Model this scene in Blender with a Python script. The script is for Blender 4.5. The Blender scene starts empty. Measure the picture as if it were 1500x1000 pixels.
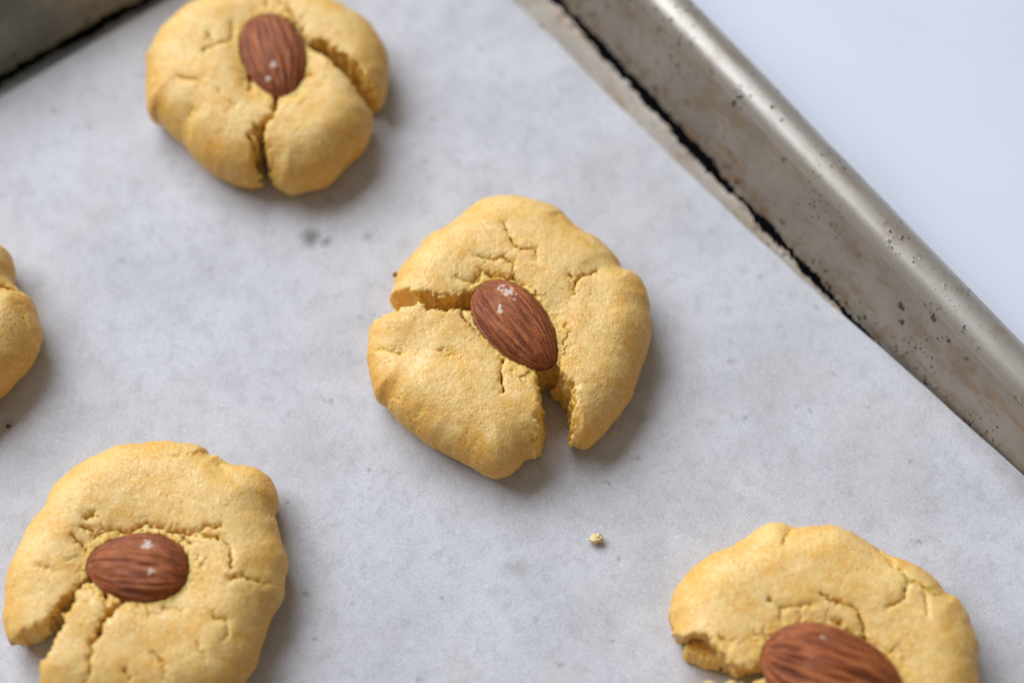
import bpy, math, numpy as np
from mathutils import Vector, Matrix, Euler

# ------------------------------------------------------------------ camera, light, exposure
scene = bpy.context.scene
TILT = math.radians(28.0)
DIST = 0.375
cam_data = bpy.data.cameras.new('camera'); cam = bpy.data.objects.new('camera', cam_data)
scene.collection.objects.link(cam); scene.camera = cam
cam.location = (0.0, -DIST*math.sin(TILT), DIST*math.cos(TILT))
cam.rotation_euler = (TILT, 0.0, 0.0)
cam_data.sensor_width = 36.0; cam_data.lens = 64.8
cam_data.clip_start = 0.01; cam_data.clip_end = 20.0
cam_data.dof.use_dof = True
cam_data.dof.focus_distance = 0.357
cam_data.dof.aperture_fstop = 5.6

world = bpy.data.worlds.new('World'); scene.world = world; world.use_nodes = True
bg = world.node_tree.nodes['Background']
bg.inputs['Color'].default_value = (1.0, 0.88, 0.74, 1); bg.inputs['Strength'].default_value = 0.21

def area_lamp(name, loc, target, size, power, color):
    d = bpy.data.lights.new(name, 'AREA'); d.shape = 'RECTANGLE'; d.size, d.size_y = size
    d.energy = power; d.color = color
    o = bpy.data.objects.new(name, d); scene.collection.objects.link(o); o.location = loc
    o.rotation_euler = (Vector(target)-Vector(loc)).to_track_quat('-Z', 'Y').to_euler()
    return o
area_lamp('window_light', (-2.10, 2.20, 2.65), (0, 0, 0), (4.1, 2.8), 272.0, (0.90, 0.94, 1.0))

vs = scene.view_settings
scene.display_settings.display_device = 'sRGB'
vs.view_transform = 'Standard'; vs.look = 'None'; vs.exposure = 0.0; vs.gamma = 1.0; vs.use_curve_mapping = False
scene.cycles.use_denoising = True
scene.cycles.max_bounces = 6
scene.cycles.use_adaptive_sampling = True; scene.cycles.adaptive_threshold = 0.02

# ------------------------------------------------------------------ helpers
COL = scene.collection
MM = 0.001
def link(o, parent=None):
    COL.objects.link(o)
    if parent: o.parent = parent
    return o
def empty(name, loc, rz=0.0):
    o = bpy.data.objects.new(name, None); o.location = loc; o.rotation_euler = (0, 0, rz); o.empty_display_size = 0.01
    return link(o)
def tag(o, label=None, category=None, group=None, kind=None):
    for k, v in (('label', label), ('category', category), ('group', group), ('kind', kind)):
        if v: o[k] = v
    return o
def mesh_obj(name, verts, faces, mat, parent=None, smooth=True):
    me = bpy.data.meshes.new(name)
    verts = np.asarray(verts, dtype=np.float32)
    if isinstance(faces, np.ndarray):
        n, k = faces.shape
        me.vertices.add(len(verts)); me.vertices.foreach_set('co', verts.ravel())
        me.loops.add(n*k); me.loops.foreach_set('vertex_index', faces.astype(np.int32).ravel())
        me.polygons.add(n); me.polygons.foreach_set('loop_start', np.arange(0, n*k, k, dtype=np.int32))
        me.update(calc_edges=True)
    else:
        me.from_pydata([tuple(map(float, v)) for v in verts], [], faces)
    me.polygons.foreach_set('use_smooth', [smooth]*len(me.polygons))
    me.update()
    me.materials.append(mat)
    return link(bpy.data.objects.new(name, me), parent)
def attr(o, name, values):
    a = o.data.attributes.new(name, 'FLOAT', 'POINT'); a.data.foreach_set('value', np.asarray(values, dtype=np.float32))

# gradient noise in numpy
_rng = np.random.default_rng(7)
_perm = np.concatenate([_rng.permutation(256)]*3).astype(np.int32)
_g3 = _rng.normal(size=(256, 3)).astype(np.float32); _g3 /= np.linalg.norm(_g3, axis=1, keepdims=True)
def noise3(p, seed=0.0):
    p = np.asarray(p, dtype=np.float32) + np.float32(seed*13.37 + 100.0)
    i = np.floor(p).astype(np.int32); f = p - i; i &= 255
    w = f*f*f*(f*(f*6-15)+10)
    out = np.zeros(p.shape[:-1], np.float32)
    for dx in (0, 1):
        for dy in (0, 1):
            for dz in (0, 1):
                h = _perm[_perm[_perm[i[..., 0]+dx]+i[..., 1]+dy]+i[..., 2]+dz]
                g = _g3[h]
                d = g[..., 0]*(f[..., 0]-dx)+g[..., 1]*(f[..., 1]-dy)+g[..., 2]*(f[..., 2]-dz)
                out += d*(w[..., 0] if dx else 1-w[..., 0])*(w[..., 1] if dy else 1-w[..., 1])*(w[..., 2] if dz else 1-w[..., 2])
    return out*1.6
def noise2(x, y, scale, seed=0.0):
    return noise3(np.stack([x/scale, y/scale, np.full_like(x, 0.37)], -1), seed)
def fbm3(p, scale, octaves, seed=0.0, gain=0.5):
    out = 0; a = 1.0
    for k in range(octaves):
        out = out + a*noise3(np.asarray(p)/scale, seed+k*3.1); scale *= 0.5; a *= gain
    return out
def cells3(p, scale, seed=1):
    """distance to the nearest of jittered cell points (0..~1)"""
    q = np.asarray(p, dtype=np.float32)/scale + 200.0
    i = np.floor(q).astype(np.int32); best = np.full(q.shape[:-1], 9.0, np.float32)
    for dx in (-1, 0, 1):
        for dy in (-1, 0, 1):
            for dz in (-1, 0, 1):
                j = i + np.array([dx, dy, dz]); jj = (j + seed*17) & 255
                h = _perm[_perm[_perm[jj[..., 0]]+jj[..., 1]]+jj[..., 2]]
                c = j + 0.5 + 0.42*_g3[h]
                best = np.minimum(best, ((q-c)**2).sum(-1))
    return np.sqrt(best)

def cells2(X, Y, scale, seed=1):
    """distance to the border between jittered cells, and a number per cell"""
    x = X/scale+300; y = Y/scale+300; i = np.floor(x).astype(np.int32); j = np.floor(y).astype(np.int32)
    f1 = np.full(X.shape, 9.0, np.float32); f2 = f1.copy(); hh = np.zeros(X.shape, np.float32)
    for dx in (-1, 0, 1):
        for dy in (-1, 0, 1):
            h = _perm[_perm[(i+dx+seed*7) & 255]+((j+dy) & 255)]
            d = np.hypot(x-(i+dx+0.5+0.45*_g3[h, 0]), y-(j+dy+0.5+0.45*_g3[h, 1])).astype(np.float32)
            m = d < f1
            f2 = np.where(m, f1, np.minimum(f2, d)); hh = np.where(m, h/255.0, hh); f1 = np.where(m, d, f1)
    return (f2-f1)*scale*0.5, hh

def poly_sdf(X, Y, pts):
    """signed distance to a polygon, positive inside"""
    P = np.asarray(pts, dtype=np.float32); d = np.full(X.shape, 1e9, np.float32); inside = np.zeros(X.shape, bool)
    for k in range(len(P)):
        a, b = P[k-1], P[k]; e = b-a
        t = np.clip(((X-a[0])*e[0]+(Y-a[1])*e[1])/(e@e+1e-9), 0, 1)
        d = np.minimum(d, (X-a[0]-t*e[0])**2+(Y-a[1]-t*e[1])**2)
        cond = (a[1] > Y) != (b[1] > Y)
        if abs(e[1]) > 1e-9:
            inside ^= cond & (X < e[0]*(Y-a[1])/e[1]+a[0])
    d = np.sqrt(d)
    return np.where(inside, d, -d)
def line_dist(X, Y, pts, hw):
    """distance to a polyline with its half width at the nearest point, and the fade at its ends"""
    P = np.asarray(pts, dtype=np.float32); best = np.full(X.shape, 1e9, np.float32); W = np.zeros(X.shape, np.float32)
    for k in range(len(P)-1):
        a, b = P[k], P[k+1]; e = b-a
        t = np.clip(((X-a[0])*e[0]+(Y-a[1])*e[1])/(e@e+1e-9), 0, 1)
        d = np.sqrt((X-a[0]-t*e[0])**2+(Y-a[1]-t*e[1])**2); w = hw[k]*(1-t)+hw[k+1]*t
        m = d-w < best-W
        best = np.where(m, d, best); W = np.where(m, w, W)
    return best, W
def smooth_closed(pts, n=3):
    P = np.asarray(pts, dtype=np.float64)
    out = []
    for k in range(len(P)):
        p0, p1, p2, p3 = P[k-1], P[k], P[(k+1) % len(P)], P[(k+2) % len(P)]
        for j in range(n):
            t = j/n
            out.append(0.5*(2*p1+(p2-p0)*t+(2*p0-5*p1+4*p2-p3)*t*t+(3*p1-p0-3*p2+p3)*t**3))
    return np.array(out)

def surface_nets(F, origin, h):
    """closed quad surface of F > 0"""
    nx, ny, nz = F.shape
    S = F > 0
    cnt = np.zeros((nx-1, ny-1, nz-1), np.int8)
    for dx in (0, 1):
        for dy in (0, 1):
            for dz in (0, 1):
                cnt += S[dx:nx-1+dx, dy:ny-1+dy, dz:nz-1+dz]
    idx = np.argwhere((cnt > 0) & (cnt < 8))
    ids = np.full((nx-1, ny-1, nz-1), -1, np.int32)
    I, J, K = idx.T; ids[I, J, K] = np.arange(len(idx))
    corners = [(dx, dy, dz) for dx in (0, 1) for dy in (0, 1) for dz in (0, 1)]
    V = {c: F[I+c[0], J+c[1], K+c[2]] for c in corners}
    acc = np.zeros((len(idx), 3), np.float32); n = np.zeros(len(idx), np.float32)
    for a in corners:
        for ax in range(3):
            if a[ax]: continue
            b = list(a); b[ax] = 1; b = tuple(b)
            va, vb = V[a], V[b]; m = (va > 0) != (vb > 0)
            t = np.where(m, va/(va-vb+np.where(m, 0, 1)), 0)
            p = np.tile(np.array(a, np.float32), (len(idx), 1)); p[:, ax] += t
            acc += p*m[:, None]; n += m
    verts = (acc/n[:, None] + idx)*h + np.asarray(origin)
    faces = []
    for ax in range(3):
        o1, o2 = [(1, 2), (2, 0), (0, 1)][ax]
        sl0 = [slice(None)]*3; sl1 = [slice(None)]*3; sl0[ax] = slice(0, -1); sl1[ax] = slice(1, None)
        A, B = S[tuple(sl0)], S[tuple(sl1)]
        e = np.argwhere(A != B)
        e = e[(e[:, o1] > 0) & (e[:, o2] > 0) & (e[:, o1] < F.shape[o1]-1) & (e[:, o2] < F.shape[o2]-1)]
        flip = B[e[:, 0], e[:, 1], e[:, 2]]
        def cid(d1, d2):
            q = e.copy(); q[:, o1] += d1; q[:, o2] += d2
            return ids[q[:, 0], q[:, 1], q[:, 2]]
        q = np.stack([cid(-1, -1), cid(0, -1), cid(0, 0), cid(-1, 0)], 1)
        q[flip] = q[flip][:, ::-1]
        faces.append(q)
    return verts, np.concatenate(faces)
def normals(v, f):
    n = np.cross(v[f[:, 2]]-v[f[:, 0]], v[f[:, 3]]-v[f[:, 1]])
    out = np.zeros_like(v)
    for k in range(4):
        for c in range(3): out[:, c] += np.bincount(f[:, k], n[:, c], len(v))
    return out/(np.linalg.norm(out, axis=1, keepdims=True)+1e-12)

# ------------------------------------------------------------------ materials
class M:
    def __init__(self, name):
        self.m = bpy.data.materials.new(name); self.m.use_nodes = True
        self.t = self.m.node_tree; self.b = self.t.nodes['Principled BSDF']
    def n(self, typ, **kw):
        nd = self.t.nodes.new(typ)
        for k, v in kw.items():
            if hasattr(nd, k) and not k[0].isupper(): setattr(nd, k, v)
            else: self.put(nd.inputs[k.replace('_', ' ')], v)
        return nd
    def put(self, sock, v):
        if isinstance(v, bpy.types.NodeSocket): self.t.links.new(v, sock)
        else: sock.default_value = v
    def mapping(self, vec, scale=(1, 1, 1), rot=(0, 0, 0), loc=(0, 0, 0)):
        return self.n('ShaderNodeMapping', Vector=vec, Scale=scale, Rotation=rot, Location=loc).outputs[0]
    def noise(self, vec, scale, detail=3.0, rough=0.55, distort=0.0):
        return self.n('ShaderNodeTexNoise', Vector=vec, Scale=scale, Detail=detail, Roughness=rough, Distortion=distort).outputs[0]
    def vor(self, vec, scale, rnd=1.0, out='Distance'):
        return self.n('ShaderNodeTexVoronoi', Vector=vec, Scale=scale, Randomness=rnd).outputs[out]
    def ramp(self, x, lo, hi, a=0.0, b=1.0):
        return self.n('ShaderNodeMapRange', Value=x, From_Min=lo, From_Max=hi, To_Min=a, To_Max=b, interpolation_type='SMOOTHSTEP').outputs[0]
    def math(self, op, a, b=0.0, c=None):
        nd = self.t.nodes.new('ShaderNodeMath'); nd.operation = op
        self.put(nd.inputs[0], a); self.put(nd.inputs[1], b)
        if c is not None: self.put(nd.inputs[2], c)
        return nd.outputs[0]
    def mix(self, fac, a, b, blend='MIX'):
        nd = self.t.nodes.new('ShaderNodeMix'); nd.data_type = 'RGBA'; nd.blend_type = blend
        self.put(nd.inputs[0], fac)
        for s, v in ((nd.inputs[6], a), (nd.inputs[7], b)):
            self.put(s, v if isinstance(v, bpy.types.NodeSocket) else (*v, 1.0))
        return nd.outputs[2]
    def obj(self): return self.n('ShaderNodeTexCoord').outputs['Object']
    def uv(self): return self.n('ShaderNodeTexCoord').outputs['UV']
    def attr(self, name): return self.n('ShaderNodeAttribute', attribute_name=name).outputs['Fac']
    def bump(self, height, strength, dist, normal=None):
        nd = self.n('ShaderNodeBump', Height=height, Strength=strength, Distance=dist)
        if normal is not None: self.put(nd.inputs['Normal'], normal)
        return nd.outputs[0]
    def out(self, **kw):
        for k, v in kw.items(): self.put(self.b.inputs[k.replace('_', ' ')], v)
        return self.m

def mat_dough():
    m = M('cookie_dough'); p = m.obj()
    crust = m.attr('crust')                               # 1 on the baked skin, 0 on broken crumb
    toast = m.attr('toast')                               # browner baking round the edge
    big = m.ramp(m.noise(p, 150, 5, 0.68), 0.36, 0.66)
    fine = m.noise(p, 1900, 3, 0.65)
    wp = m.n('ShaderNodeVectorMath', operation='ADD'); m.put(wp.inputs[0], p)
    nv = m.n('ShaderNodeTexNoise', Vector=p, Scale=1500.0, Detail=1.0)
    sc = m.n('ShaderNodeVectorMath', operation='SCALE'); m.put(sc.inputs[0], nv.outputs[1]); sc.inputs['Scale'].default_value = 0.0007
    m.put(wp.inputs[1], sc.outputs[0])
    v = m.n('ShaderNodeTexVoronoi', Vector=wp.outputs[0], Scale=2300.0)
    grain, gcol = v.outputs['Distance'], v.outputs['Color']
    gval = m.n('ShaderNodeSeparateXYZ', Vector=gcol).outputs[0]
    skin = m.mix(big, (0.83, 0.585, 0.225), (0.77, 0.455, 0.10))
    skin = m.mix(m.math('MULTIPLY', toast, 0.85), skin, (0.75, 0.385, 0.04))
    crumb = m.mix(m.ramp(fine, 0.35, 0.7), (0.84, 0.50, 0.08), (0.89, 0.63, 0.18))
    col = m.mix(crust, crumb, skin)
    col = m.mix(m.ramp(gval, 0.66, 1.0, 0.0, 0.42), col, (0.90, 0.71, 0.40))     # pale sugar and flour grains
    col = m.mix(m.ramp(gval, 0.28, 0.0, 0.0, 0.36), col, (0.66, 0.345, 0.06))    # tan grains
    pits = m.math('MULTIPLY', m.ramp(m.vor(p, 900), 0.26, 0.08), m.ramp(m.noise(p, 260, 2), 0.42, 0.56))
    col = m.mix(m.math('MULTIPLY', pits, 0.75), col, (0.56, 0.28, 0.05))
    h = m.math('ADD', m.math('MULTIPLY', fine, 0.9), m.math('MULTIPLY', grain, -0.55))
    h = m.math('ADD', h, m.math('MULTIPLY', pits, -0.7))
    nrm = m.bump(h, 0.5, 0.00027)
    rough = m.ramp(gval, 0.4, 1.0, 0.60, 0.38)
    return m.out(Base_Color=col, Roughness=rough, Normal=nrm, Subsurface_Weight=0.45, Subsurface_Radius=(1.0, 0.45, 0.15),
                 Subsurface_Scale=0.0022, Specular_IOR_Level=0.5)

def mat_almond():
    m = M('almond_skin'); p = m.obj()
    st = m.attr('ridge')                                   # lengthwise wrinkles of the skin
    s1 = m.noise(m.mapping(p, scale=(90, 900, 900)), 1.0, 4, 0.6, 0.3)
    s2 = m.noise(m.mapping(p, scale=(260, 2600, 2600)), 1.0, 3, 0.6)
    blot = m.noise(p, 260, 3)
    col = m.mix(m.ramp(s1, 0.28, 0.74), (0.21, 0.040, 0.011), (0.50, 0.145, 0.042))
    col = m.mix(m.math('MULTIPLY', m.ramp(s2, 0.45, 0.72), 0.5), col, (0.56, 0.24, 0.085))
    col = m.mix(m.math('MULTIPLY', m.ramp(blot, 0.42, 0.7), 0.45), col, (0.14, 0.036, 0.014))
    col = m.mix(m.math('MULTIPLY', m.ramp(st, 0.0, -0.9), 0.6), col, (0.10, 0.026, 0.011))
    dots = m.math('MULTIPLY', m.ramp(m.vor(p, 1700), 0.22, 0.08), m.ramp(m.noise(p, 420, 2), 0.48, 0.62))
    col = m.mix(m.math('MULTIPLY', dots, 0.6), col, (0.60, 0.40, 0.27))
    col = m.mix(m.math('MULTIPLY', m.attr('fleck'), 0.7), col, (0.82, 0.72, 0.60))
    col = m.mix(m.attr('tip'), col, (0.03, 0.012, 0.009))
    h = m.math('ADD', m.math('MULTIPLY', s1, 0.8), m.math('ADD', m.math('MULTIPLY', s2, 0.5), m.math('MULTIPLY', m.noise(p, 3200, 2), 0.5)))
    return m.out(Base_Color=col, Roughness=m.ramp(s2, 0.3, 0.7, 0.34, 0.52), Normal=m.bump(h, 1.0, 0.00042), Specular_IOR_Level=0.34)

def mat_paper():
    m = M('parchment'); p = m.obj()
    blot = m.ramp(m.noise(p, 55, 4, 0.6), 0.36, 0.72)
    blot2 = m.ramp(m.noise(m.mapping(p, loc=(2, 5, 0)), 240, 6, 0.75), 0.45, 0.68)
    wp = m.n('ShaderNodeVectorMath', operation='ADD')
    m.put(wp.inputs[0], p)
    nv = m.n('ShaderNodeTexNoise', Vector=p, Scale=420.0, Detail=2.0)
    sc = m.n('ShaderNodeVectorMath', operation='SCALE'); m.put(sc.inputs[0], nv.outputs[1]); sc.inputs['Scale'].default_value = 0.0016
    m.put(wp.inputs[1], sc.outputs[0]); w = wp.outputs[0]
    fib = None
    for k, a in enumerate((0.3, 1.35, 2.4)):
        f = m.noise(m.mapping(w, scale=(3200, 1050, 1), rot=(0, 0, a), loc=(k*3.0, 0, 0)), 1.0, 2, 0.5)
        f = m.ramp(f, 0.54, 0.74)
        fib = f if fib is None else m.math('MAXIMUM', fib, f)
    fine = m.noise(p, 2600, 3, 0.6)
    col = m.mix(blot, (0.585, 0.592, 0.645), (0.49, 0.495, 0.535))
    col = m.mix(m.math('MULTIPLY', blot2, 0.45), col, (0.36, 0.365, 0.38))
    col = m.mix(m.math('MULTIPLY', m.ramp(m.noise(m.mapping(p, loc=(7, 1, 0)), 30, 2), 0.52, 0.75), 0.25), col, (0.52, 0.48, 0.44))
    col = m.mix(m.math('MULTIPLY', fib, 0.42), col, (0.76, 0.77, 0.80))
    col = m.mix(m.math('MULTIPLY', m.ramp(fine, 0.5, 0.3), 0.45), col, (0.33, 0.33, 0.34))
    mk = m.math('MULTIPLY', m.ramp(m.vor(w, 150), 0.17, 0.04), m.ramp(m.noise(p, 700, 3, 0.6), 0.42, 0.6))
    col = m.mix(m.math('MULTIPLY', mk, 0.6), col, (0.25, 0.255, 0.26))
    spot = m.attr('stain')
    col = m.mix(m.math('MULTIPLY', spot, m.ramp(m.noise(p, 330, 3), 0.34, 0.52)), col, (0.20, 0.205, 0.20))
    h = m.math('ADD', fine, m.math('MULTIPLY', fib, 0.8))
    nrm = m.bump(h, 0.25, 0.0001)
    nrm = m.bump(m.noise(p, 60, 3), 0.25, 0.0016, nrm)
    return m.out(Base_Color=col, Roughness=0.52, Normal=nrm, Specular_IOR_Level=0.3)

def mat_metal(kind):
    """worn aluminium; U runs along the wall, V up its profile, both in metres"""
    m = M('worn_aluminium_'+kind); uv = m.uv()
    sep = m.n('ShaderNodeSeparateXYZ', Vector=uv); U, V = sep.outputs[0], sep.outputs[1]
    st = m.noise(m.mapping(uv, scale=(24, 420, 1)), 1.0, 5, 0.65)
    st2 = m.noise(m.mapping(uv, scale=(60, 1500, 1)), 1.0, 3, 0.6)
    cl = m.noise(uv, 60, 5, 0.65)
    fine = m.noise(uv, 900, 4, 0.7)
    col = m.mix(m.ramp(cl, 0.35, 0.7), (0.39, 0.355, 0.31), (0.295, 0.265, 0.23))
    col = m.mix(m.math('MULTIPLY', m.ramp(st2, 0.45, 0.75), 0.45), col, (0.37, 0.335, 0.29))
    rust = m.math('MULTIPLY', m.ramp(st, 0.50, 0.68), m.ramp(m.noise(uv, 38, 3), 0.44, 0.62))
    if kind == 'rim': rust = m.math('MULTIPLY', rust, 0.6); col = m.mix(0.45, col, (0.58, 0.555, 0.52))
    col = m.mix(m.math('MULTIPLY', rust, 0.75), col, (0.33, 0.205, 0.10))
    haze = m.math('MULTIPLY', m.ramp(fine, 0.52, 0.70), m.ramp(cl, 0.40, 0.6))
    col = m.mix(m.math('MULTIPLY', haze, 0.55), col, (0.20, 0.19, 0.175))
    # blotchy baked-on grease, and short oblique scratches
    gr = m.math('MULTIPLY', m.ramp(m.noise(m.mapping(uv, scale=(1, 1.7, 1), loc=(3, 3, 0)), 75, 6, 0.7), 0.50, 0.66), 0.7 if kind != 'rim' else 0.4)
    col = m.mix(gr, col, (0.27, 0.195, 0.12))
    sq = m.mapping(uv, scale=(330, 75, 1), rot=(0, 0, 0.75))
    scr = m.math('MULTIPLY', m.ramp(m.vor(sq, 1.0), 0.10, 0.05), m.ramp(m.noise(uv, 55, 2), 0.48, 0.58))
    col = m.mix(m.math('MULTIPLY', scr, 0.8), col, (0.05, 0.045, 0.04))
    # burnt specks
    def specks(scale, thr, gate_scale, g0, g1, loc):
        q = m.mapping(uv, loc=loc)
        q2 = m.n('ShaderNodeVectorMath', operation='ADD'); m.put(q2.inputs[0], q)
        nv = m.n('ShaderNodeTexNoise', Vector=q, Scale=scale*2.2, Detail=2.0)
        s = m.n('ShaderNodeVectorMath', operation='SCALE'); m.put(s.inputs[0], nv.outputs[1]); s.inputs['Scale'].default_value = 0.7/scale
        m.put(q2.inputs[1], s.outputs[0])
        return m.math('MULTIPLY', m.ramp(m.vor(q2.outputs[0], scale), thr, thr*0.6), m.ramp(m.noise(q, gate_scale, 2), g0, g1))
    sp = m.math('MAXIMUM', specks(420, 0.25, 38, 0.53, 0.59, (1, 2, 0)), specks(170, 0.17, 30, 0.53, 0.57, (4, 1, 0)))
    sp = m.math('MAXIMUM', sp, specks(850, 0.30, 60, 0.51, 0.60, (2, 7, 0)))
    col = m.mix(m.math('MULTIPLY', sp, 0.85), col, (0.04, 0.032, 0.025))
    burnt = sp
    if kind != 'rim':
        # baked-on grease along the crease between floor and wall
        wob = m.math('MULTIPLY', m.math('SUBTRACT', m.noise(m.mapping(uv, scale=(150, 0, 0)), 1.0, 4, 0.6), 0.5), 0.0024)
        dv = m.math('ABSOLUTE', m.math('SUBTRACT', V, m.math('ADD', wob, 0.0001)))
        edge = m.math('MULTIPLY', m.math('SUBTRACT', m.noise(uv, 620, 5, 0.7), 0.5), 0.0032)
        wid = m.ramp(m.noise(m.mapping(uv, scale=(70, 0, 0), loc=(9, 0, 0)), 1.0, 3), 0.28, 0.72, 0.0003, 0.0018)
        wid = m.math('MULTIPLY', wid, m.math('ADD', m.ramp(U, 0.235, 0.31, 0.35, 1.0), m.ramp(U, 0.41, 0.44, 0.0, -0.15)))
        line = m.ramp(m.math('SUBTRACT', m.math('ADD', dv, edge), wid), 0.00022, -0.00002)
        near = m.ramp(m.math('ABSOLUTE', m.math('SUBTRACT', V, 0.0015)), 0.006, 0.0005)
        brown = m.math('MULTIPLY', near, m.ramp(m.noise(m.mapping(uv, loc=(5, 5, 0)), 260, 4, 0.65), 0.42, 0.62))
        col = m.mix(m.math('MULTIPLY', brown, 0.6), col, (0.27, 0.155, 0.07))
        blk = m.math('MULTIPLY', near, m.ramp(m.noise(m.mapping(uv, loc=(1, 8, 0)), 420, 4, 0.65), 0.57, 0.63))
        blk = m.math('MAXIMUM', line, m.math('MULTIPLY', blk, 0.9))
        col = m.mix(blk, col, (0.004, 0.004, 0.005)); burnt = m.math('MAXIMUM', burnt, blk)
        # short side faces away from the window: its shade painted into the colour
        shade_tint = m.math('MULTIPLY', m.ramp(U, 0.400, 0.440), m.ramp(cl, 0.25, 0.62, 0.45, 0.95))
        col = m.mix(m.math('MULTIPLY', m.math('MULTIPLY', shade_tint, 0.85), m.math('SUBTRACT', 1.0, blk)), col, (0.15, 0.185, 0.20))
    metal = m.math('MULTIPLY', m.math('SUBTRACT', 1.0, burnt), 0.58 if kind == 'rim' else 0.55)
    rough = m.ramp(cl, 0.3, 0.7, 0.30, 0.44) if kind == 'rim' else m.ramp(cl, 0.3, 0.7, 0.42, 0.56)
    rough = m.math('MAXIMUM', rough, m.math('MULTIPLY', burnt, 0.75))
    h = m.math('ADD', m.math('MULTIPLY', st2, 0.5), m.math('MULTIPLY', burnt, 0.8))
    return m.out(Base_Color=col, Metallic=metal, Roughness=rough, Specular_IOR_Level=m.math('MULTIPLY', m.math('SUBTRACT', 1.0, burnt), 0.5), Normal=m.bump(h, 0.3, 0.0002))

def mat_table():
    m = M('white_table'); p = m.obj()
    v = m.ramp(m.noise(p, 9, 5, 0.6, 0.6), 0.42, 0.62)
    col = m.mix(m.math('MULTIPLY', v, 0.5), (0.67, 0.715, 0.82), (0.60, 0.65, 0.77))
    return m.out(Base_Color=col, Roughness=0.42)

def mat_plain(name, col, rough=0.7):
    m = M(name); p = m.obj()
    c = m.mix(m.ramp(m.noise(p, 1500, 3), 0.3, 0.7), col, tuple(x*0.75 for x in col))
    return m.out(Base_Color=c, Roughness=rough)

DOUGH, ALMOND, PAPER, TABLE = mat_dough(), mat_almond(), mat_paper(), mat_table()
METAL_WALL, METAL_RIM = mat_metal('wall'), mat_metal('rim')

# ------------------------------------------------------------------ table
def build_table():
    z0, z1, s = -0.042, -0.002, 1.2
    v = [(x, y, z) for z in (z0, z1) for x, y in ((-s, -s), (s, -s), (s, s), (-s, s))]
    f = [(3, 2, 1, 0), (4, 5, 6, 7), (0, 1, 5, 4), (1, 2, 6, 5), (2, 3, 7, 6), (3, 0, 4, 7)]
    o = mesh_obj('table_top', v, f, TABLE, smooth=False)
    tag(o, kind='structure')
build_table()

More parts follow.
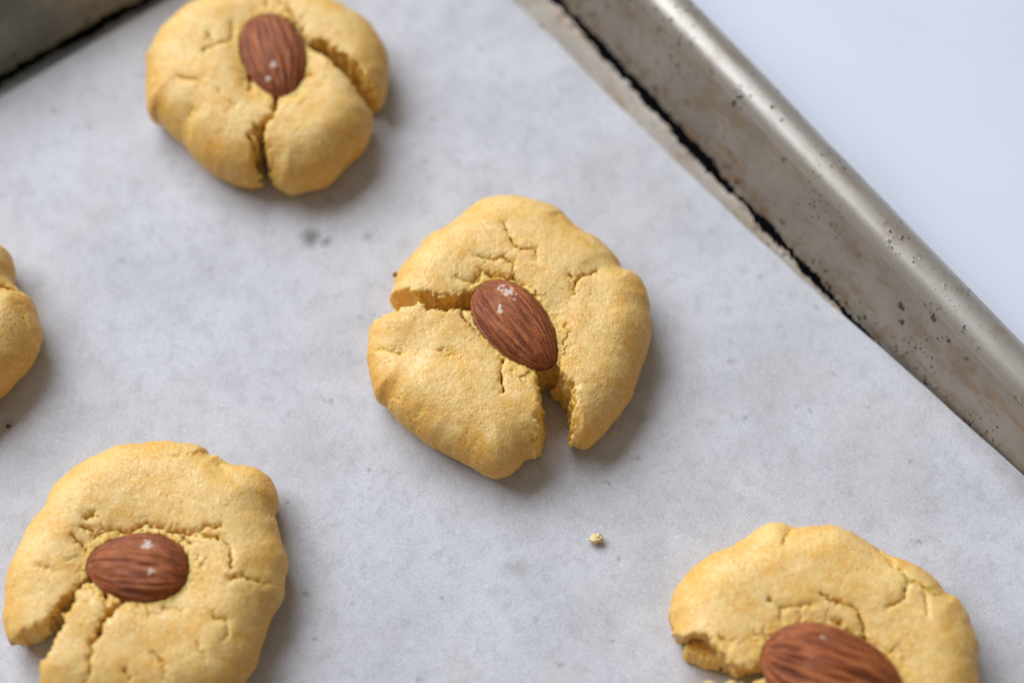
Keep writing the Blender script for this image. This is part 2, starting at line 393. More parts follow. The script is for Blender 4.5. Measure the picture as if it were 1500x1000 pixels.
# ------------------------------------------------------------------ baking tray
K = (-0.0216, 0.1327); PSI = math.radians(-54.1)      # inner corner and turn of the tray
L1, L2, RC = 0.43, 0.31, 0.018
def build_tray():
    t = empty('baking_tray', (K[0], K[1], -0.0012), PSI)
    tag(t, 'worn aluminium baking tray with rolled rim and burnt black crease', 'baking tray')
    # path round the foot of the wall, tray frame: x 0..L1, y -L2..0
    path = []
    def side(a, b, nrm, n=40):
        for k in range(n):
            q = k/(n-1); path.append((a[0]+(b[0]-a[0])*q, a[1]+(b[1]-a[1])*q, nrm[0], nrm[1]))
    def corner(c, a0, n=14):
        for k in range(1, n):
            a = a0+math.pi/2*k/n; path.append((c[0]+RC*math.cos(a), c[1]+RC*math.sin(a), math.cos(a), math.sin(a)))
    side((L1-RC, 0), (RC, 0), (0, 1)); corner((RC, -RC), math.pi/2)
    side((0, -RC), (0, -L2+RC), (-1, 0)); corner((RC, -L2+RC), math.pi)
    side((RC, -L2), (L1-RC, -L2), (0, -1)); corner((L1-RC, -L2+RC), 1.5*math.pi)
    side((L1, -L2+RC), (L1, -RC), (1, 0)); corner((L1-RC, -RC), 0)
    path.append(path[0])
    P = np.array(path); U = np.concatenate([[0], np.cumsum(np.hypot(*np.diff(P[:, :2], axis=0).T))])
    # profiles (offset, height) in mm
    fil = [(-9.0, 0.0), (-6, 0), (-4, 0), (-2.6, 0.0), (-1.6, 0.12), (-0.7, 0.5), (-0.1, 1.1), (0.35, 1.9)]
    top = (6.2, 15.6)
    wall = fil + [(0.35+(top[0]-0.35)*q, 1.9+(top[1]-1.9)*q) for q in np.linspace(0.08, 1, 16)]
    rr = 5.0; wa = math.atan2(top[1]-1.9, top[0]-0.35)
    rc = (top[0]+rr*math.sin(wa), top[1]-rr*math.cos(wa)); a0 = math.pi/2+wa
    rim = [top] + [(rc[0]+rr*math.cos(a), rc[1]+rr*math.sin(a)) for a in np.linspace(a0, math.radians(-150), 44)[1:]]
    def sweep(name, prof, mat, v0):
        prof = np.array(prof)*MM
        s = np.concatenate([[0], np.cumsum(np.hypot(*np.diff(prof, axis=0).T))]); s = s+v0
        n, k = len(P), len(prof)
        u = U[:, None]; o = prof[None, :, 0]; zz = np.repeat(prof[None, :, 1], n, 0)
        # slight dents of an old pan
        d = 0.00022*noise2(np.repeat(u, k, 1)*1000, zz*1000+s[None]*1000, 26.0, 5.0)
        x = P[:, 0:1]+P[:, 2:3]*(o+d); y = P[:, 1:2]+P[:, 3:4]*(o+d)
        V = np.stack([x, y, zz], -1).reshape(-1, 3)
        i = np.arange(n-1)[:, None]*k+np.arange(k-1)[None]
        F = np.stack([i, i+1, i+k+1, i+k], -1).reshape(-1, 4)
        ob = mesh_obj(name, V, F, mat, t)
        uvl = ob.data.uv_layers.new(name='UVMap')
        co = np.stack([np.repeat(u, k, 1), np.repeat(s[None], n, 0)], -1).reshape(-1, 2)
        uvl.data.foreach_set('uv', co[F.ravel()].astype(np.float32).ravel())
        return ob, s[-1]
    lf = np.hypot(*np.diff(np.array(fil[:6]), axis=0).T).sum()*MM
    w, vend = sweep('wall', wall, METAL_WALL, -lf)
    sweep('rim', rim, METAL_RIM, vend)
    # floor plate
    ring = [(p[0]-p[2]*0.0088, p[1]-p[3]*0.0088, -0.00003) for p in path[:-1]]
    nf = len(ring); V = ring+[(L1/2, -L2/2, -0.00003)]
    F = [(k, nf, (k+1) % nf) for k in range(nf)]
    fl = mesh_obj('floor_plate', V, F, METAL_WALL, t, smooth=False)
    uvl = fl.data.uv_layers.new(name='UVMap')
    for lp in fl.data.loops:
        c = fl.data.vertices[lp.vertex_index].co; uvl.data[lp.index].uv = (c.x, c.y-0.05)
build_tray()

# ------------------------------------------------------------------ parchment sheet
def build_paper():
    R = [(-20, -10.5), (20, -9.6), (49.5, -8.9), (64.5, -7.9), (80.7, -7.5), (107.4, -5.9), (128.5, -4.3), (148.3, -2.6), (159.5, -1.3), (165.3, -0.6), (185.3, 1.3), (203.1, 3.2), (240, 7.0), (300, 12.0)]
    xs, ys = np.array(R).T
    nx, ny = 560, 420
    x0 = 3.6; x1 = 300.0; y0 = -236.0
    o = None
    u = np.linspace(0, 1, nx)[:, None]; v = np.linspace(0, 1, ny)[None]
    v = 1-(1-v)**1.0
    # the left edge runs slightly askew
    X = x0 + (x1-x0)*u + 0*v
    edge = np.interp(X[:, 0], xs, ys)[:, None]
    edge = edge + 0.12*noise2(X[:, :1], X[:, :1]*0, 6.0, 2.0)
    k = 1-(1-v)**1.6
    Y = y0 + (edge-y0)*k
    X = X + (1-u)**8*0.035*np.clip(-Y-70, -70, 60)*1.0
    # bend up where it meets the wall
    s0, Rb, pm = -5.2, 6.6, math.radians(62)
    tt = np.clip(Y-s0, 0, None); ph = np.minimum(tt/Rb, pm); ex = np.clip(tt-Rb*pm, 0, None)
    fade = np.clip((X-110)/60, 0, 1); fade = fade*fade*(3-2*fade)
    yy = np.where(tt > 0, s0+Rb*np.sin(ph)+ex*math.cos(pm), Y); zz = Rb*(1-np.cos(ph))+ex*math.sin(pm)
    Yf = Y*(1-fade)+yy*fade; Z = zz*fade
    wob = 0.22*noise2(X, Y, 34.0, 4.0)+0.10*noise2(X, Y, 13.0, 5.0)
    Z = Z + np.clip(wob+0.12, 0, None)*0.8
    lift = np.clip((Y-edge+10)/10, 0, 1)**2
    Z = Z + lift*(0.10+0.12*noise2(X, Y*0, 22.0, 6.0))*(1-fade)
    V = np.stack([X, Yf, Z], -1).reshape(-1, 3)*MM
    i = np.arange(nx-1)[:, None]*ny+np.arange(ny-1)[None]
    F = np.stack([i, i+ny, i+ny+1, i+1], -1).reshape(-1, 4)
    ob = mesh_obj('parchment_paper', V, F, PAPER)
    ob.location = (K[0], K[1], -0.0004); ob.rotation_euler = (0, 0, PSI)
    st = np.zeros(X.shape)
    for cx, cy, r, a in ((75.4, -80.0, 2.6, 1.0), (77.6, -78.2, 1.8, 0.9), (68, -86, 2.0, 0.5), (82, -70, 1.4, 0.5), (160, -88, 2.2, .35), (150, -50, 1.6, .3), (110, -40, 1.8, .3)):
        st = np.maximum(st, a*np.clip(1.25-((X-cx)**2+(Y-cy)**2)**.5/r, 0, 1))
    attr(ob, 'stain', st.ravel())
    tag(ob, 'mottled white parchment paper sheet lining the tray under the cookies', 'parchment paper')
build_paper()

# ------------------------------------------------------------------ cookies
COOKIES = {
'centre': {'center': (-0.3, 0.8), 'H': 14.0, 'outline': [(-4.2, 29.5), (0.3, 29.9), (4.2, 28.8), (8.1, 27.4), (10.7, 26.0), (12.3, 23.9), (14.5, 21.8), (17.7, 19.7), (20.2, 17.3), (22.1, 14.9), (23.0, 12.4), (24.9, 11.8), (26.5, 10.1), (27.4, 7.7), (28.1, 4.9), (27.8, 2.2), (28.3, 0.2), (28.0, -3.3), (26.9, -6.9), (25.9, -10.4), (25.0, -13.2), (23.8, -16.0), (21.9, -18.7), (19.7, -21.4), (17.1, -24.5), (15.0, -26.2), (13.1, -26.3), (11.8, -25.8), (8.8, -28.2), (6.4, -28.2), (3.0, -28.9), (1.5, -30.5), (-0.9, -32.2), (-3.3, -32.5), (-5.8, -31.5), (-8.8, -29.9), (-11.9, -28.2), (-14.4, -26.5), (-17.5, -24.5), (-21.2, -21.4), (-23.5, -18.7), (-24.1, -17.3), (-26.3, -16.0), (-27.7, -12.5), (-28.3, -8.3), (-28.3, -4.8), (-28.4, -1.9), (-27.5, 0.6), (-26.3, 2.2), (-25.1, 4.9), (-23.8, 8.3), (-23.6, 10.7), (-22.7, 12.4), (-21.2, 14.9), (-19.0, 17.3), (-17.1, 19.7), (-13.9, 21.8), (-10.7, 24.9), (-7.5, 27.8)], 'cuts': [{'p': [(4.0, -11.4), (4.9, -15.5), (5.4, -19.6), (5.1, -24.3), (3.9, -28.9), (3.0, -31.9), (2.7, -38.1), (13.3, -38.1), (12.3, -28.6), (12.5, -24.3), (12.9, -20.3), (12.4, -16.2), (9.8, -13.8), (9.2, -10.7)], 'z0': -2, 'lean': 0.1}, {'p': [(-27.4, 9.2), (-23.7, 5.8), (-21.0, 4.7), (-17.9, 3.7), (-15.3, 2.8), (-12.2, 2.7), (-9.7, 3.4), (-6.0, 4.5), (-5.9, -0.2), (-9.7, -0.3), (-12.8, -0.5), (-16.5, -0.9), (-18.1, 1.0), (-20.3, 0.5), (-24.6, -0.4), (-29.5, -1.6)], 'z0': -2, 'lean': 0.0}], 'cracks': [([(-10.4, 6.4), (-6.9, 5.6), (-6.0, 6.7)], [0.2, 0.2, 0.1], 2.1), ([(-6.3, 11.4), (-3.5, 10.7), (-1.6, 11.2), (0.3, 10.0), (0.6, 6.7)], [0.2, 0.2, 0.2, 0.2, 0.1], 2.1), ([(-1.3, 19.2), (-0.3, 15.9), (1.6, 13.3), (4.7, 12.9), (4.8, 10.7)], [0.18, 0.18, 0.18, 0.18, 0.09], 2.1), ([(-7.8, 5.3), (-6.0, 8.0), (-3.5, 7.4), (0.3, 6.7), (2.8, 4.9)], [0.24, 0.24, 0.24, 0.24, 0.12], 2.1), ([(11.6, 7.4), (12.5, 5.6), (12.7, 2.8)], [0.24, 0.24, 0.12], 2.1), ([(12.5, 5.8), (14.7, 7.4), (17.3, 8.5)], [0.2, 0.2, 0.1], 2.1), ([(-1.5, -11.3), (-1.8, -15.1), (-1.5, -18.5)], [0.22, 0.22, 0.11], 2.45), ([(-10.0, 0.3), (-9.0, -2.6), (-6.2, -6.1)], [0.24, 0.24, 0.12], 2.1), ([(-25.2, -18.5), (-21.6, -18.5)], [0.36, 0.18], 2.8), ([(-17.4, -27.9), (-15.3, -26.2)], [0.24, 0.12], 1.75), ([(-26.5, -8.2), (-21.5, -9.0)], [0.2, 0.1], 1.12), ([(-19.6, -22.9), (-17.5, -21.9)], [0.14, 0.07], 1.05), ([(-13.8, -9.6), (-10.7, -10.6)], [0.12, 0.06], 0.84), ([(10.6, 24.1), (9.3, 22.2)], [0.2, 0.1], 1.05)], 'dents': [(-20.0, -9.2, 4.8, 1.2), (-10.1, -9.6, 3.8, 0.5), (16.7, 8.9, 2.9, 0.8), (9.6, 0.3, 3.8, 0.6), (22.0, -3.3, 3.8, -0.6)], 'almond': {'c': (1.1, -3.7), 'ang': -53.6, 'L': 23.0, 'W': 12.9}},
'top': {'center': (-53.1, 60.2), 'H': 15.0, 'outline': [(-18.5, 19.4), (-11.7, 22.6), (-5.9, 23.9), (0.4, 23.9), (7.2, 22.9), (13.1, 21.1), (16.8, 19.1), (18.6, 17.9), (20.9, 16.1), (23.2, 12.9), (25.1, 9.5), (26.2, 5.6), (26.5, 2.2), (26.2, -0.8), (25.5, -4.1), (24.4, -5.5), (23.3, -6.2), (23.2, -7.8), (23.7, -9.9), (23.1, -12.6), (21.5, -16.2), (19.0, -19.4), (16.2, -23.0), (14.1, -24.8), (11.6, -25.8), (9.0, -26.4), (6.9, -27.1), (4.7, -26.3), (2.9, -25.0), (0.3, -25.0), (-1.8, -25.3), (-4.8, -24.8), (-8.0, -23.5), (-11.1, -21.4), (-13.9, -18.8), (-15.9, -16.2), (-16.7, -14.7), (-18.3, -13.6), (-20.6, -11.5), (-22.4, -9.4), (-23.9, -8.9), (-25.0, -6.8), (-25.6, -3.0), (-25.8, 0.7), (-26.4, 4.6), (-26.3, 6.5), (-25.5, 7.8), (-25.3, 9.5), (-23.8, 12.9), (-21.7, 15.9)], 'cuts': [{'p': [(8.9, 5.6), (12.8, 5.3), (15.5, 3.7), (19.0, 0.8), (21.7, -1.9), (24.2, -4.9), (25.4, -9.1), (27.9, -12.7), (24.0, -13.0), (23.0, -9.7), (21.2, -7.2), (18.5, -4.3), (15.8, -1.6), (13.5, 0.9), (10.3, 3.1)], 'z0': 1.0, 'lean': 0.03}], 'cracks': [([(3.3, -6.8), (3.6, -12.0), (3.1, -14.6)], [0.45, 0.45, 0.22], 6), ([(3.1, -14.1), (1.1, -16.2), (0.4, -19.3), (0.9, -22.3), (1.7, -25.4), (2.3, -28.9), (2.7, -31.4)], [0.45, 0.9, 1.42, 1.87, 1.95, 1.87, 2.17], 15), ([(9.4, 4.2), (8.2, 7.7), (5.9, 12.1), (4.9, 14.3), (3.1, 16.0)], [0.18, 0.18, 0.18, 0.18, 0.09], 2.8), ([(-6.9, 9.9), (-6.8, 5.3), (-10.3, 4.2), (-12.3, 2.3)], [0.15, 0.15, 0.15, 0.08], 2.1), ([(-17.9, -3.9), (-15.2, -4.9), (-12.2, -5.2)], [0.18, 0.18, 0.09], 2.1), ([(-2.5, -3.6), (-2.2, -7.8)], [0.28, 0.14], 2.8), ([(10.7, -3.6), (9.0, -3.9)], [0.18, 0.09], 2.1), ([(-14.2, -12.0), (-14.9, -16.2), (-14.9, -20.3)], [0.23, 0.23, 0.12], 2.1), ([(9.5, -29.9), (9.4, -31.9)], [0.21, 0.1], 2.1), ([(-0.2, 17.7), (-0.2, 14.9)], [0.15, 0.08], 1.4), ([(-24.1, -0.4), (-22.6, 0.7)], [0.21, 0.1], 1.75), ([(-11.8, 7.2), (-11.2, 4.4)], [0.13, 0.06], 1.4), ([(-20.8, -14.6), (-19.7, -13.1), (-18.4, -13.1)], [0.21, 0.21, 0.1], 1.75), ([(-8.5, -8.4), (-4.7, -12.0)], [0.1, 0.05], 0.84)], 'dents': [(2.2, 0.7, 6.7, 0.8), (-12.2, -15.1, 2.5, -0.6), (16.1, -17.7, 5.0, -0.5)], 'almond': {'c': (2.4, 1.8), 'ang': -72.8, 'L': 23.1, 'W': 13.8}},
'bl': {'center': (-68.4, -51.4), 'H': 13.5, 'outline': [(-3.3, 25.9), (1.7, 26.2), (6.8, 25.4), (9.3, 24.6), (10.1, 23.4), (11.9, 23.1), (14.0, 21.6), (17.0, 21.1), (20.0, 20.1), (22.1, 18.5), (23.3, 16.3), (23.7, 13.7), (23.1, 11.7), (24.0, 8.7), (24.8, 6.2), (25.9, 3.8), (26.3, 1.3), (25.9, -1.7), (25.6, -4.8), (24.3, -7.9), (23.3, -10.4), (22.3, -14.4), (21.6, -17.9), (19.9, -20.8), (17.7, -23.7), (13.2, -26.6), (6.3, -28.1), (-3.1, -28.1), (-10.2, -27.1), (-16.0, -25.7), (-19.4, -22.3), (-22.8, -16.9), (-25.3, -12.3), (-26.0, -8.9), (-26.2, -4.8), (-25.9, 0.3), (-24.8, 4.3), (-23.2, 8.7), (-21.1, 12.2), (-20.1, 15.2), (-18.1, 18.3), (-14.9, 21.3), (-11.1, 23.6), (-7.2, 25.2)], 'cuts': [{'p': [(-9.2, -3.2), (-12.2, -6.0), (-13.9, -8.0), (-15.1, -10.0), (-16.7, -12.2), (-19.0, -13.5), (-21.7, -14.4), (-25.4, -15.0), (-25.1, -23.7), (-17.9, -24.2), (-16.8, -19.8), (-14.7, -17.4), (-13.5, -14.0), (-12.9, -11.0), (-11.7, -8.5), (-10.8, -6.0), (-8.8, -4.6)], 'z0': -2, 'lean': -0.12}], 'cracks': [([(-2.0, -8.0), (-4.6, -10.5), (-5.6, -12.5), (-6.3, -15.0), (-7.5, -17.2)], [0.48, 0.57, 0.62, 0.52, 0.29], 6), ([(-6.0, -6.5), (-6.0, -9.0), (-4.9, -10.8)], [0.26, 0.26, 0.13], 2.8), ([(-7.5, -17.2), (-7.5, -21.3), (-8.4, -23.7)], [0.16, 0.16, 0.08], 2.1), ([(-13.1, 3.9), (-11.5, 2.7), (-10.4, 1.1)], [0.2, 0.2, 0.1], 2.1), ([(-11.9, 5.9), (-10.1, 5.5), (-9.0, 4.2), (-5.8, 5.8), (-3.8, 5.2), (-1.5, 5.8), (0.4, 7.1), (1.9, 6.0), (4.4, 5.5), (6.9, 4.7), (9.8, 4.7), (11.6, 6.2), (14.5, 5.7), (14.4, 6.5)], [0.18, 0.18, 0.18, 0.18, 0.18, 0.18, 0.18, 0.18, 0.18, 0.18, 0.18, 0.18, 0.18, 0.09], 1.82), ([(-10.9, 8.1), (-9.5, 8.5)], [0.29, 0.15], 1.75), ([(16.3, 1.6), (16.4, -0.9), (17.3, -2.5)], [0.2, 0.2, 0.1], 2.1), ([(16.7, -4.5), (19.5, -4.0), (21.9, -4.5), (25.3, -4.0)], [0.2, 0.2, 0.2, 0.1], 2.1), ([(5.0, 20.6), (6.4, 21.6), (10.6, 22.4)], [0.16, 0.16, 0.08], 1.75), ([(13.9, -11.3), (16.8, -12.5), (16.6, -15.9)], [0.16, 0.16, 0.08], 1.4), ([(-19.0, -1.7), (-15.5, -3.0)], [0.13, 0.07], 1.05), ([(-1.2, -21.5), (0.1, -23.2)], [0.26, 0.13], 2.1), ([(14.1, 17.9), (12.5, 20.1), (12.1, 22.0)], [0.16, 0.16, 0.08], 1.4), ([(8.5, 2.7), (6.4, 4.7)], [0.2, 0.1], 2.1), ([(5.3, -10.0), (8.1, -10.5)], [0.13, 0.07], 0.84), ([(4.2, -18.9), (6.2, -20.8), (6.4, -23.2)], [0.13, 0.13, 0.07], 0.91), ([(11.5, -16.4), (13.0, -18.9)], [0.13, 0.07], 0.84), ([(16.2, 2.1), (13.7, 3.7), (9.8, 4.2)], [0.13, 0.13, 0.07], 1.4), ([(23.0, 9.9), (24.0, 9.4)], [0.2, 0.1], 1.4), ([(24.1, -12.5), (22.0, -12.2)], [0.2, 0.1], 1.4)], 'dents': [(-1.2, 2.7, 10.6, 0.8), (17.0, -2.0, 3.2, -0.6), (-15.7, 11.5, 5.3, -0.5)], 'almond': {'c': (-0.6, -1.9), 'ang': 173.0, 'L': 19.5, 'W': 13.6}},
'br': {'center': (57.2, -65.9), 'H': 14.0, 'outline': [(-28.4, 5.8), (-27.7, 7.7), (-27.0, 9.9), (-25.6, 12.1), (-23.7, 14.3), (-21.5, 16.3), (-18.8, 17.8), (-15.6, 18.7), (-15.2, 19.4), (-12.9, 20.7), (-10.6, 22.5), (-8.3, 23.4), (-5.7, 23.2), (-4.3, 22.6), (-2.1, 22.8), (1.5, 23.1), (3.7, 22.9), (5.9, 22.1), (8.5, 20.7), (11.0, 18.9), (12.7, 17.4), (14.8, 16.5), (17.4, 15.6), (20.4, 13.8), (22.5, 11.6), (23.8, 9.5), (25.3, 8.8), (26.9, 6.0), (27.9, 2.9), (28.5, -0.5), (28.1, -4.1), (28.1, -7.3), (27.2, -11.7), (24.5, -16.5), (19.7, -20.8), (13.5, -23.8), (5.0, -25.1), (-5.5, -24.2), (-13.8, -21.7), (-19.9, -17.8), (-24.8, -13.0), (-27.6, -8.6), (-28.5, -5.0), (-28.4, -0.5), (-28.0, 3.8)], 'cuts': [{'p': [(-31.5, 3.3), (-28.7, 3.1), (-27.7, 1.0), (-26.4, -0.3), (-23.9, -0.1), (-22.8, 0.2), (-21.8, -1.2), (-20.1, -2.6), (-19.0, -4.8), (-17.4, -6.5), (-14.8, -6.5), (-11.3, -5.7), (-11.1, -8.3), (-13.2, -8.9), (-15.8, -9.8), (-18.4, -9.4), (-20.5, -9.3), (-22.6, -8.6), (-24.3, -9.4), (-28.5, -9.2), (-31.9, -9.6)], 'z0': -2, 'lean': -0.16, 'isl': [(-25.4, -0.7), (-23.3, 0.9), (-21.2, 0.4), (-18.7, -1.6), (-18.3, -3.4), (-21.4, -3.3), (-23.5, -2.4)], 'islz': 5.5}], 'cracks': [([(-1.0, 7.3), (0.6, 5.8), (3.1, 5.1), (4.8, 4.5), (6.0, 3.1), (6.2, 1.3), (6.9, -0.9), (7.0, -2.5)], [0.15, 0.24, 0.24, 0.27, 0.3, 0.27, 0.27, 0.24], 3.15), ([(-10.2, 5.8), (-8.6, 4.5), (-8.3, 2.2)], [0.21, 0.21, 0.1], 2.1), ([(-4.7, 4.7), (-2.5, 5.1)], [0.15, 0.07], 1.26), ([(-5.2, 3.3), (-5.0, 1.8)], [0.18, 0.09], 1.75), ([(12.6, 13.6), (14.6, 11.8), (15.5, 9.9), (18.2, 8.6), (19.8, 7.7), (23.0, 7.5)], [0.21, 0.21, 0.21, 0.21, 0.21, 0.1], 2.1), ([(15.2, 9.5), (14.5, 6.3), (11.7, 4.9), (10.8, 4.5)], [0.15, 0.15, 0.15, 0.07], 1.75), ([(18.3, 7.7), (18.0, 3.1)], [0.18, 0.09], 1.26), ([(-5.5, 20.7), (-6.8, 17.2)], [0.18, 0.09], 1.75), ([(3.1, 0.2), (4.8, -0.5), (6.2, -1.2)], [0.27, 0.27, 0.13], 2.1), ([(0.7, 2.2), (4.0, 0.2)], [0.18, 0.09], 1.75), ([(11.3, 16.5), (13.5, 14.1)], [0.18, 0.09], 1.4), ([(-19.7, -0.9), (-18.0, -2.7)], [0.12, 0.06], 0.84), ([(-8.2, 4.5), (-4.7, 4.5)], [0.1, 0.05], 0.84)], 'dents': [(0.0, -0.9, 10.6, 0.8), (16.1, 5.4, 2.9, 0.5), (-1.3, 15.5, 5.8, -0.4)], 'almond': {'c': (0.1, -7.8), 'ang': -18.7, 'L': 25.9, 'W': 16.4}},
'left': {'center': (-118.8, 2.3), 'H': 15.0, 'outline': [(14.2, 16.4), (15.6, 15.0), (16.6, 13.2), (17.1, 11.0), (17.1, 8.5), (17.5, 7.4), (19.4, 5.4), (21.2, 4.3), (22.6, 2.5), (23.4, 0.3), (24.4, -3.1), (24.2, -6.0), (23.1, -9.3), (21.7, -11.7), (20.6, -12.9), (19.2, -14.8), (17.7, -16.6), (13.4, -21.5), (6.3, -24.3), (-2.0, -24.3), (-10.7, -21.5), (-17.9, -15.9), (-22.4, -7.4), (-24.3, 1.1), (-23.0, 8.7), (-18.6, 15.5), (-12.2, 20.0), (-3.7, 21.9), (5.1, 21.0), (10.5, 18.7)], 'cuts': [], 'cracks': [([(20.6, 4.3), (18.5, 4.1), (16.9, 4.0), (12.8, 2.9), (7.1, -1.0)], [0.93, 0.54, 0.47, 0.47, 0.31], 9), ([(21.2, -0.5), (22.5, -3.8), (23.8, -7.6)], [0.11, 0.11, 0.05], 1.05), ([(1.5, -11.4), (1.0, -16.0), (2.3, -21.5)], [0.47, 0.47, 0.23], 6), ([(7.7, -5.7), (13.7, -9.5)], [0.16, 0.08], 2.1)], 'dents': [(19.0, -2.9, 2.6, -0.5)], 'almond': {'c': (3.0, -4.6), 'ang': -28.8, 'L': 19.6, 'W': 12.9}},
}


def almond_profile(t):
    """half width along the almond, t from -1 (blunt end) to 1 (pointed end)"""
    t = np.clip(t, -1, 1)
    return np.sqrt(np.clip(1-t*t, 0, 1))**(1.0+0.14*np.clip(t, 0, 1))*(1-0.12*t)/1.01
ALM_TH = 0.66
def build_almond(parent, a, z, seed, label, ridge_amp=0.22, flecks=(), pitch=0.0, roll=0.0):
    n, k = 230, 200
    L, W = a['L']/2, a['W']/2
    th = np.linspace(0, math.pi, n)[:, None]; t = -np.cos(th); ph = np.linspace(0, 2*math.pi, k, endpoint=False)[None]
    w = almond_profile(t)
    c, s = np.cos(ph), np.sin(ph)
    r = np.stack([np.broadcast_to(t*L, (n, k)), w*c*W, w*s*W*ALM_TH], -1)
    nrm = np.stack([np.broadcast_to(t*0.25, (n, k)), c+0*t, s/ALM_TH+0*t], -1); nrm /= np.linalg.norm(nrm, axis=-1, keepdims=True)
    q = np.stack([np.broadcast_to(t*1.3, (n, k)), c*6.0+0*t, s*6.0+0*t], -1)
    rid = noise3(q, seed)+0.6*noise3(q*np.array([1.6, 2.1, 2.1]), seed+2)
    rid = np.clip(rid*1.3, -1, 1)
    low = noise3(q*np.array([1.0, 0.25, 0.25]), seed+5)
    amp = (w/ w.max())**0.7
    disp = amp*(ridge_amp*rid+0.22*low)
    V = (r+nrm*disp[..., None]).reshape(-1, 3)*MM
    i = np.arange(n-1)[:, None]*k; j = np.arange(k)[None]
    F = np.stack([i+j, i+(j+1) % k, i+k+(j+1) % k, i+k+j], -1).reshape(-1, 4)[:, ::-1]
    ob = mesh_obj('almond', V, F, ALMOND, parent)
    attr(ob, 'ridge', rid.ravel())
    fl = np.zeros((n, k))
    nz = fbm3(r, 1.1, 3, seed+9)
    for fx, fy, fr in flecks:
        d = np.hypot((r[..., 0]-fx)/1.5, r[..., 1]-fy)/fr+nz*1.1
        fl = np.maximum(fl, np.clip((0.8-d)*4, 0, 1)*(s > 0))
    attr(ob, 'fleck', fl.ravel())
    tip = np.clip((t-0.975)/0.02, 0, 1)+0*s
    attr(ob, 'tip', (tip*0.85).ravel())
    ob.location = (a['c'][0]*MM, a['c'][1]*MM, z*MM)
    ob.rotation_euler = Euler((roll, pitch, math.radians(a['ang'])), 'XYZ')
    tag(ob, label)
    return ob

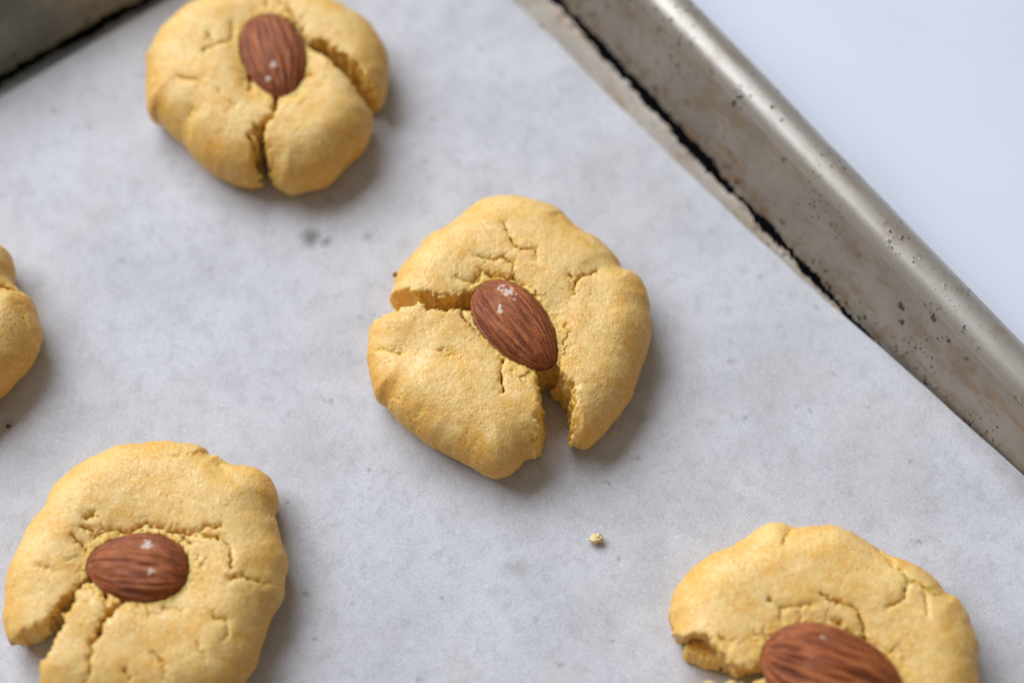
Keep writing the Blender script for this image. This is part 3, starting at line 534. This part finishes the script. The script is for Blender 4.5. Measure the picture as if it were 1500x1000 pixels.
def build_cookie(key, label, almond_label, seed, flecks, ridge_amp=0.30, pitch=0.0, alm_lift=0.0, h=0.22):
    d = COOKIES[key]
    out = smooth_closed(d['outline'])
    lo = out.min(0)-1.5; hi = out.max(0)+1.5; H = d['H']
    xs = np.arange(lo[0], hi[0], h, dtype=np.float32); ys = np.arange(lo[1], hi[1], h, dtype=np.float32)
    zs = np.arange(-0.66, H+2.6, h, dtype=np.float32)
    X, Y = np.meshgrid(xs, ys, indexing='ij')
    # ragged dough edge
    dd = poly_sdf(X, Y, out)
    dd = dd+0.35*noise2(X, Y, 5.0, seed)+0.16*noise2(X, Y, 1.9, seed+1)
    R = np.abs(out).max()
    ac = d['almond']; ca, sa = math.cos(math.radians(ac['ang'])), math.sin(math.radians(ac['ang']))
    ax = (X-ac['c'][0])*ca+(Y-ac['c'][1])*sa; ay = -(X-ac['c'][0])*sa+(Y-ac['c'][1])*ca
    ra = np.hypot(ax/(ac['L']/2), ay/(ac['W']/2))
    top = H-2.3+2.3*np.clip(1-(np.hypot(X, Y)/R)**2, 0, 1)
    top = top-1.5*np.exp(-(np.clip(ra-0.6, 0, None)/0.75)**2)
    top = top+0.42*noise2(X, Y, 13.0, seed+2)+0.12*noise2(X, Y, 5.5, seed+3)+0.08*noise2(X, Y, 2.3, seed+4)
    for x, y, r, dp in d['dents']:
        top = top-dp*np.exp(-((X-x)**2+(Y-y)**2)/(r*r))
    # fine cracks: V grooves, lips rolled off a little
    carve = []
    jx = X+0.55*noise2(X, Y, 1.7, seed+6)+0.32*noise2(X, Y, 0.7, seed+7); jy = Y+0.55*noise2(X, Y, 1.7, seed+8)+0.32*noise2(X, Y, 0.7, seed+9)
    crackd = np.full(X.shape, 9.0, np.float32)
    for pts, hw, depth in d['cracks']:
        dist, w = line_dist(jx, jy, pts, hw)
        w = w*(1.0+0.75*noise2(X, Y, 1.3, seed+10))
        carve.append((dist, w, depth)); crackd = np.minimum(crackd, dist-w)
    cutd = np.full(X.shape, 9.0, np.float32); cuts = []
    for c in d['cuts']:
        sd = poly_sdf(jx, jy, c['p'])+0.15*noise2(X, Y, 1.0, seed+12)
        il = poly_sdf(jx, jy, c['isl']) if 'isl' in c else None
        cuts.append((sd, c['z0'], c['lean'], il, c.get('islz', 0))); cutd = np.minimum(cutd, -sd)
    # little plates crumbling round the almond and along the cracks
    vd, vh = cells2(X+0.6*noise2(X, Y, 1.4, seed+30)+0.25*noise2(X, Y, 0.6, seed+33), Y+0.6*noise2(X, Y, 1.4, seed+31)+0.25*noise2(X, Y, 0.6, seed+34), 2.7, int(seed)+2)
    near = np.minimum(crackd, cutd)
    pm = np.exp(-((ra-1.12)/0.30)**2)+0.8*np.exp(-np.clip(near, 0, None)/0.9)
    pm = np.clip(pm*np.clip(0.30+1.7*noise2(X, Y, 6.0, seed+32), 0, 1.2), 0, 1)
    top = top+pm*0.45*(vh-0.5)
    carve.append((np.where(pm > 0.3, vd, 9.0).astype(np.float32), 0.12*pm, 0.6))
    # dough shifted a little against its neighbour across a crack
    side = np.minimum(crackd, cutd)
    top = top-0.45*np.exp(-np.clip(side, 0, None)/0.5)
    w_e = 9.5
    zm = 0.36*H
    n = 2.25
    rim = np.clip((w_e-dd)/w_e, 0, None)
    Z = zs[None, None, :]
    hz = np.where(Z > zm, (top-zm)[..., None], zm*1.45)
    F = (1-((rim**n)[..., None]+(np.abs(Z-zm)/hz)**n)**(1/n))*np.float32(6.5)
    F = np.minimum(F, Z-np.float32(0.01))
    def ragged(q):
        x, y = X[q][..., None], Y[q][..., None]
        p = np.stack(np.broadcast_arrays(x, y, Z*1.0), -1)
        return 0.42*noise3(p/1.9, seed+40)+0.24*noise3(p/0.8, seed+41)
    for dist, w, depth in carve:
        hit = np.argwhere(dist < 2.5)
        if not len(hit): continue
        (i0, j0), (i1, j1) = hit.min(0), hit.max(0)+1
        q = (slice(i0, i1), slice(j0, j1))
        zf = (top[q]-depth)[..., None]
        g = dist[q][..., None]-w[q][..., None]*np.clip((Z-zf)/depth, 0.7 if depth > 10 else -3, 1.15)
        if depth >= 4.5: g = g+ragged(q)
        F[q] = np.minimum(F[q], g)
    for sd, z0, lean, il, iz in cuts:
        hit = np.argwhere(sd > -4.0); (i0, j0), (i1, j1) = hit.min(0), hit.max(0)+1
        q = (slice(i0, i1), slice(j0, j1))
        g = -sd[q][..., None]+lean*(top[q][..., None]-Z)+ragged(q)*1.2
        g = np.maximum(g, z0-Z)
        if il is not None: g = np.maximum(g, np.minimum(il[q][..., None], iz-Z))
        F[q] = np.minimum(F[q], g)
    # seat of the almond
    za = float(top[np.unravel_index(np.argmin(ra), ra.shape)]) - 0.6 + alm_lift
    wa = almond_profile(ax/(ac['L']/2))*ac['W']/2+0.001
    inA = np.abs(ax) < ac['L']/2+0.6
    zp = za-math.sin(pitch)*ax
    hit = np.argwhere(inA & (np.abs(ay) < ac['W'])); (i0, j0), (i1, j1) = hit.min(0), hit.max(0)+1
    q = (slice(i0, i1), slice(j0, j1))
    ga = (np.sqrt((ay/wa)[q][..., None]**2+((Z-zp[q][..., None])/(wa*ALM_TH)[q][..., None])**2)-1)*wa[q][..., None]-0.22-0.2*noise2(X, Y, 0.9, seed+14)[q][..., None]
    ga = np.where(inA[q][..., None], ga, 5.0)
    F[q] = np.minimum(F[q], ga)
    F = F.astype(np.float32)
    F[0] = F[-1] = -1; F[:, 0] = F[:, -1] = -1; F[:, :, 0] = F[:, :, -1] = -1
    v, f = surface_nets(F, (xs[0], ys[0], zs[0]), h)
    nr = normals(v, f)
    ii = np.clip(((v[:, 0]-xs[0])/h).astype(int), 0, len(xs)-1); jj = np.clip(((v[:, 1]-ys[0])/h).astype(int), 0, len(ys)-1)
    sd = side[ii, jj]; tp = top[ii, jj]
    ra_v = ra[ii, jj]
    broken = np.clip(1-sd/0.35, 0, 1)*np.clip((tp-v[:, 2]+0.3)/1.0, 0, 1)
    broken = np.maximum(broken, np.clip(1-(np.abs(ra_v-1.05)-0.05)/0.12, 0, 1)*0.7)
    broken = np.clip(broken, 0, 1)
    base = 0.035*fbm3(v, 3.2, 3, seed+20)+0.028*fbm3(v, 0.8, 2, seed+21)
    pit = cells3(v, 1.15, int(seed)+3); base -= 0.07*np.clip(1-pit/0.32, 0, 1)*(noise3(v/4.0, seed+22) > -0.1)
    crumb = 0.34*(0.45-cells3(v, 0.95, int(seed)+5))+0.18*fbm3(v, 0.9, 2, seed+24)
    disp = base*(1-broken)+(base+crumb)*broken
    disp *= np.clip(v[:, 2]/0.6, 0, 1)
    v = v+nr*disp[:, None]
    v[:, 2] = np.maximum(v[:, 2], 0.0)
    root = empty('cookie', (d['center'][0]*MM, d['center'][1]*MM, 0.0))
    tag(root, label, 'cookie', 'almond cookies on the parchment')
    ob = mesh_obj('dough', v*MM, f, DOUGH, root)
    attr(ob, 'crust', 1-broken)
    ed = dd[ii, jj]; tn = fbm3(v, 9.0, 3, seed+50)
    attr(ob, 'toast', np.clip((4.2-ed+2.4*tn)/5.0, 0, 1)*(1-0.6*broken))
    build_almond(root, ac, za, seed, almond_label, ridge_amp, flecks, pitch)
    return root

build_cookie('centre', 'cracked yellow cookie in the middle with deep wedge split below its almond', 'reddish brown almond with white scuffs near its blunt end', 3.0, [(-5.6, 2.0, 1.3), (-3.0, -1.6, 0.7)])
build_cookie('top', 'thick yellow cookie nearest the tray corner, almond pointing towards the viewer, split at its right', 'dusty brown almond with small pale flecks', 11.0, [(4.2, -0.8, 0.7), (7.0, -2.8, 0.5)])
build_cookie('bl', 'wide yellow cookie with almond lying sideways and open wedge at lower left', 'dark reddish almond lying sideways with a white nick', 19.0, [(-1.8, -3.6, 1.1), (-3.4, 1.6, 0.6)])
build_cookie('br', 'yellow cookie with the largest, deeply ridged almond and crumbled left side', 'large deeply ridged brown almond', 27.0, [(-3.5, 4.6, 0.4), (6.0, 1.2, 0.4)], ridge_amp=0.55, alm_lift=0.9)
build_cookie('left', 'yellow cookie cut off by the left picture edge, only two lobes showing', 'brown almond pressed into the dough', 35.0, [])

# ------------------------------------------------------------------ crumbs
def build_crumb(name, xy, r, z, mat, seed, label, cat, group=None):
    n, k = 22, 32
    th = np.linspace(0.02, math.pi-0.02, n)[:, None]; ph = np.linspace(0, 2*math.pi, k, endpoint=False)[None]
    D = np.stack([np.sin(th)*np.cos(ph), np.sin(th)*np.sin(ph), np.cos(th)+0*ph], -1)
    rr = 1+0.45*fbm3(D*1.5, 1.0, 2, seed)+0.25*(0.5-cells3(D, 0.45, int(seed)))
    V = D*rr[..., None]*np.array([1.15, 0.9, 0.75])*r
    V[..., 2] -= V[..., 2].min()
    i = np.arange(n-1)[:, None]*k; j = np.arange(k)[None]
    F = np.stack([i+j, i+k+j, i+k+(j+1) % k, i+(j+1) % k], -1).reshape(-1, 4)
    o = mesh_obj(name, V.reshape(-1, 3)*MM, F, mat); o.location = (xy[0]*MM, xy[1]*MM, z*MM)
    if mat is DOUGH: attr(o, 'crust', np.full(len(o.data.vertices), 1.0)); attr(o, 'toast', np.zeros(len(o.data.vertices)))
    return tag(o, label, cat, group)
CRUMB = mat_plain('loose_crumb', (0.88, 0.72, 0.36)); NUT = mat_plain('nut_skin', (0.36, 0.11, 0.035)); DARK = mat_plain('dark_speck', (0.11, 0.05, 0.03))
build_crumb('crumb', (16.2, -43.2), 1.05, -0.1, CRUMB, 2, 'lone pale yellow crumb on the paper below the middle cookie', 'crumb')
build_crumb('crumb', (19.9, -20.8), 0.33, -0.1, DOUGH, 5, 'tiny pale crumb beside the right lobe of the middle cookie', 'crumb')
build_crumb('nut_fragment', (-23.6, 11.3), 0.55, 7.2, NUT, 8, 'tiny orange brown nut fragment on the upper left edge of the middle cookie', 'nut fragment')
build_crumb('nut_fragment', (-100.0, -19.2), 0.4, -0.1, DARK, 9, 'tiny dark brown speck on the paper below the left cookie', 'nut fragment')
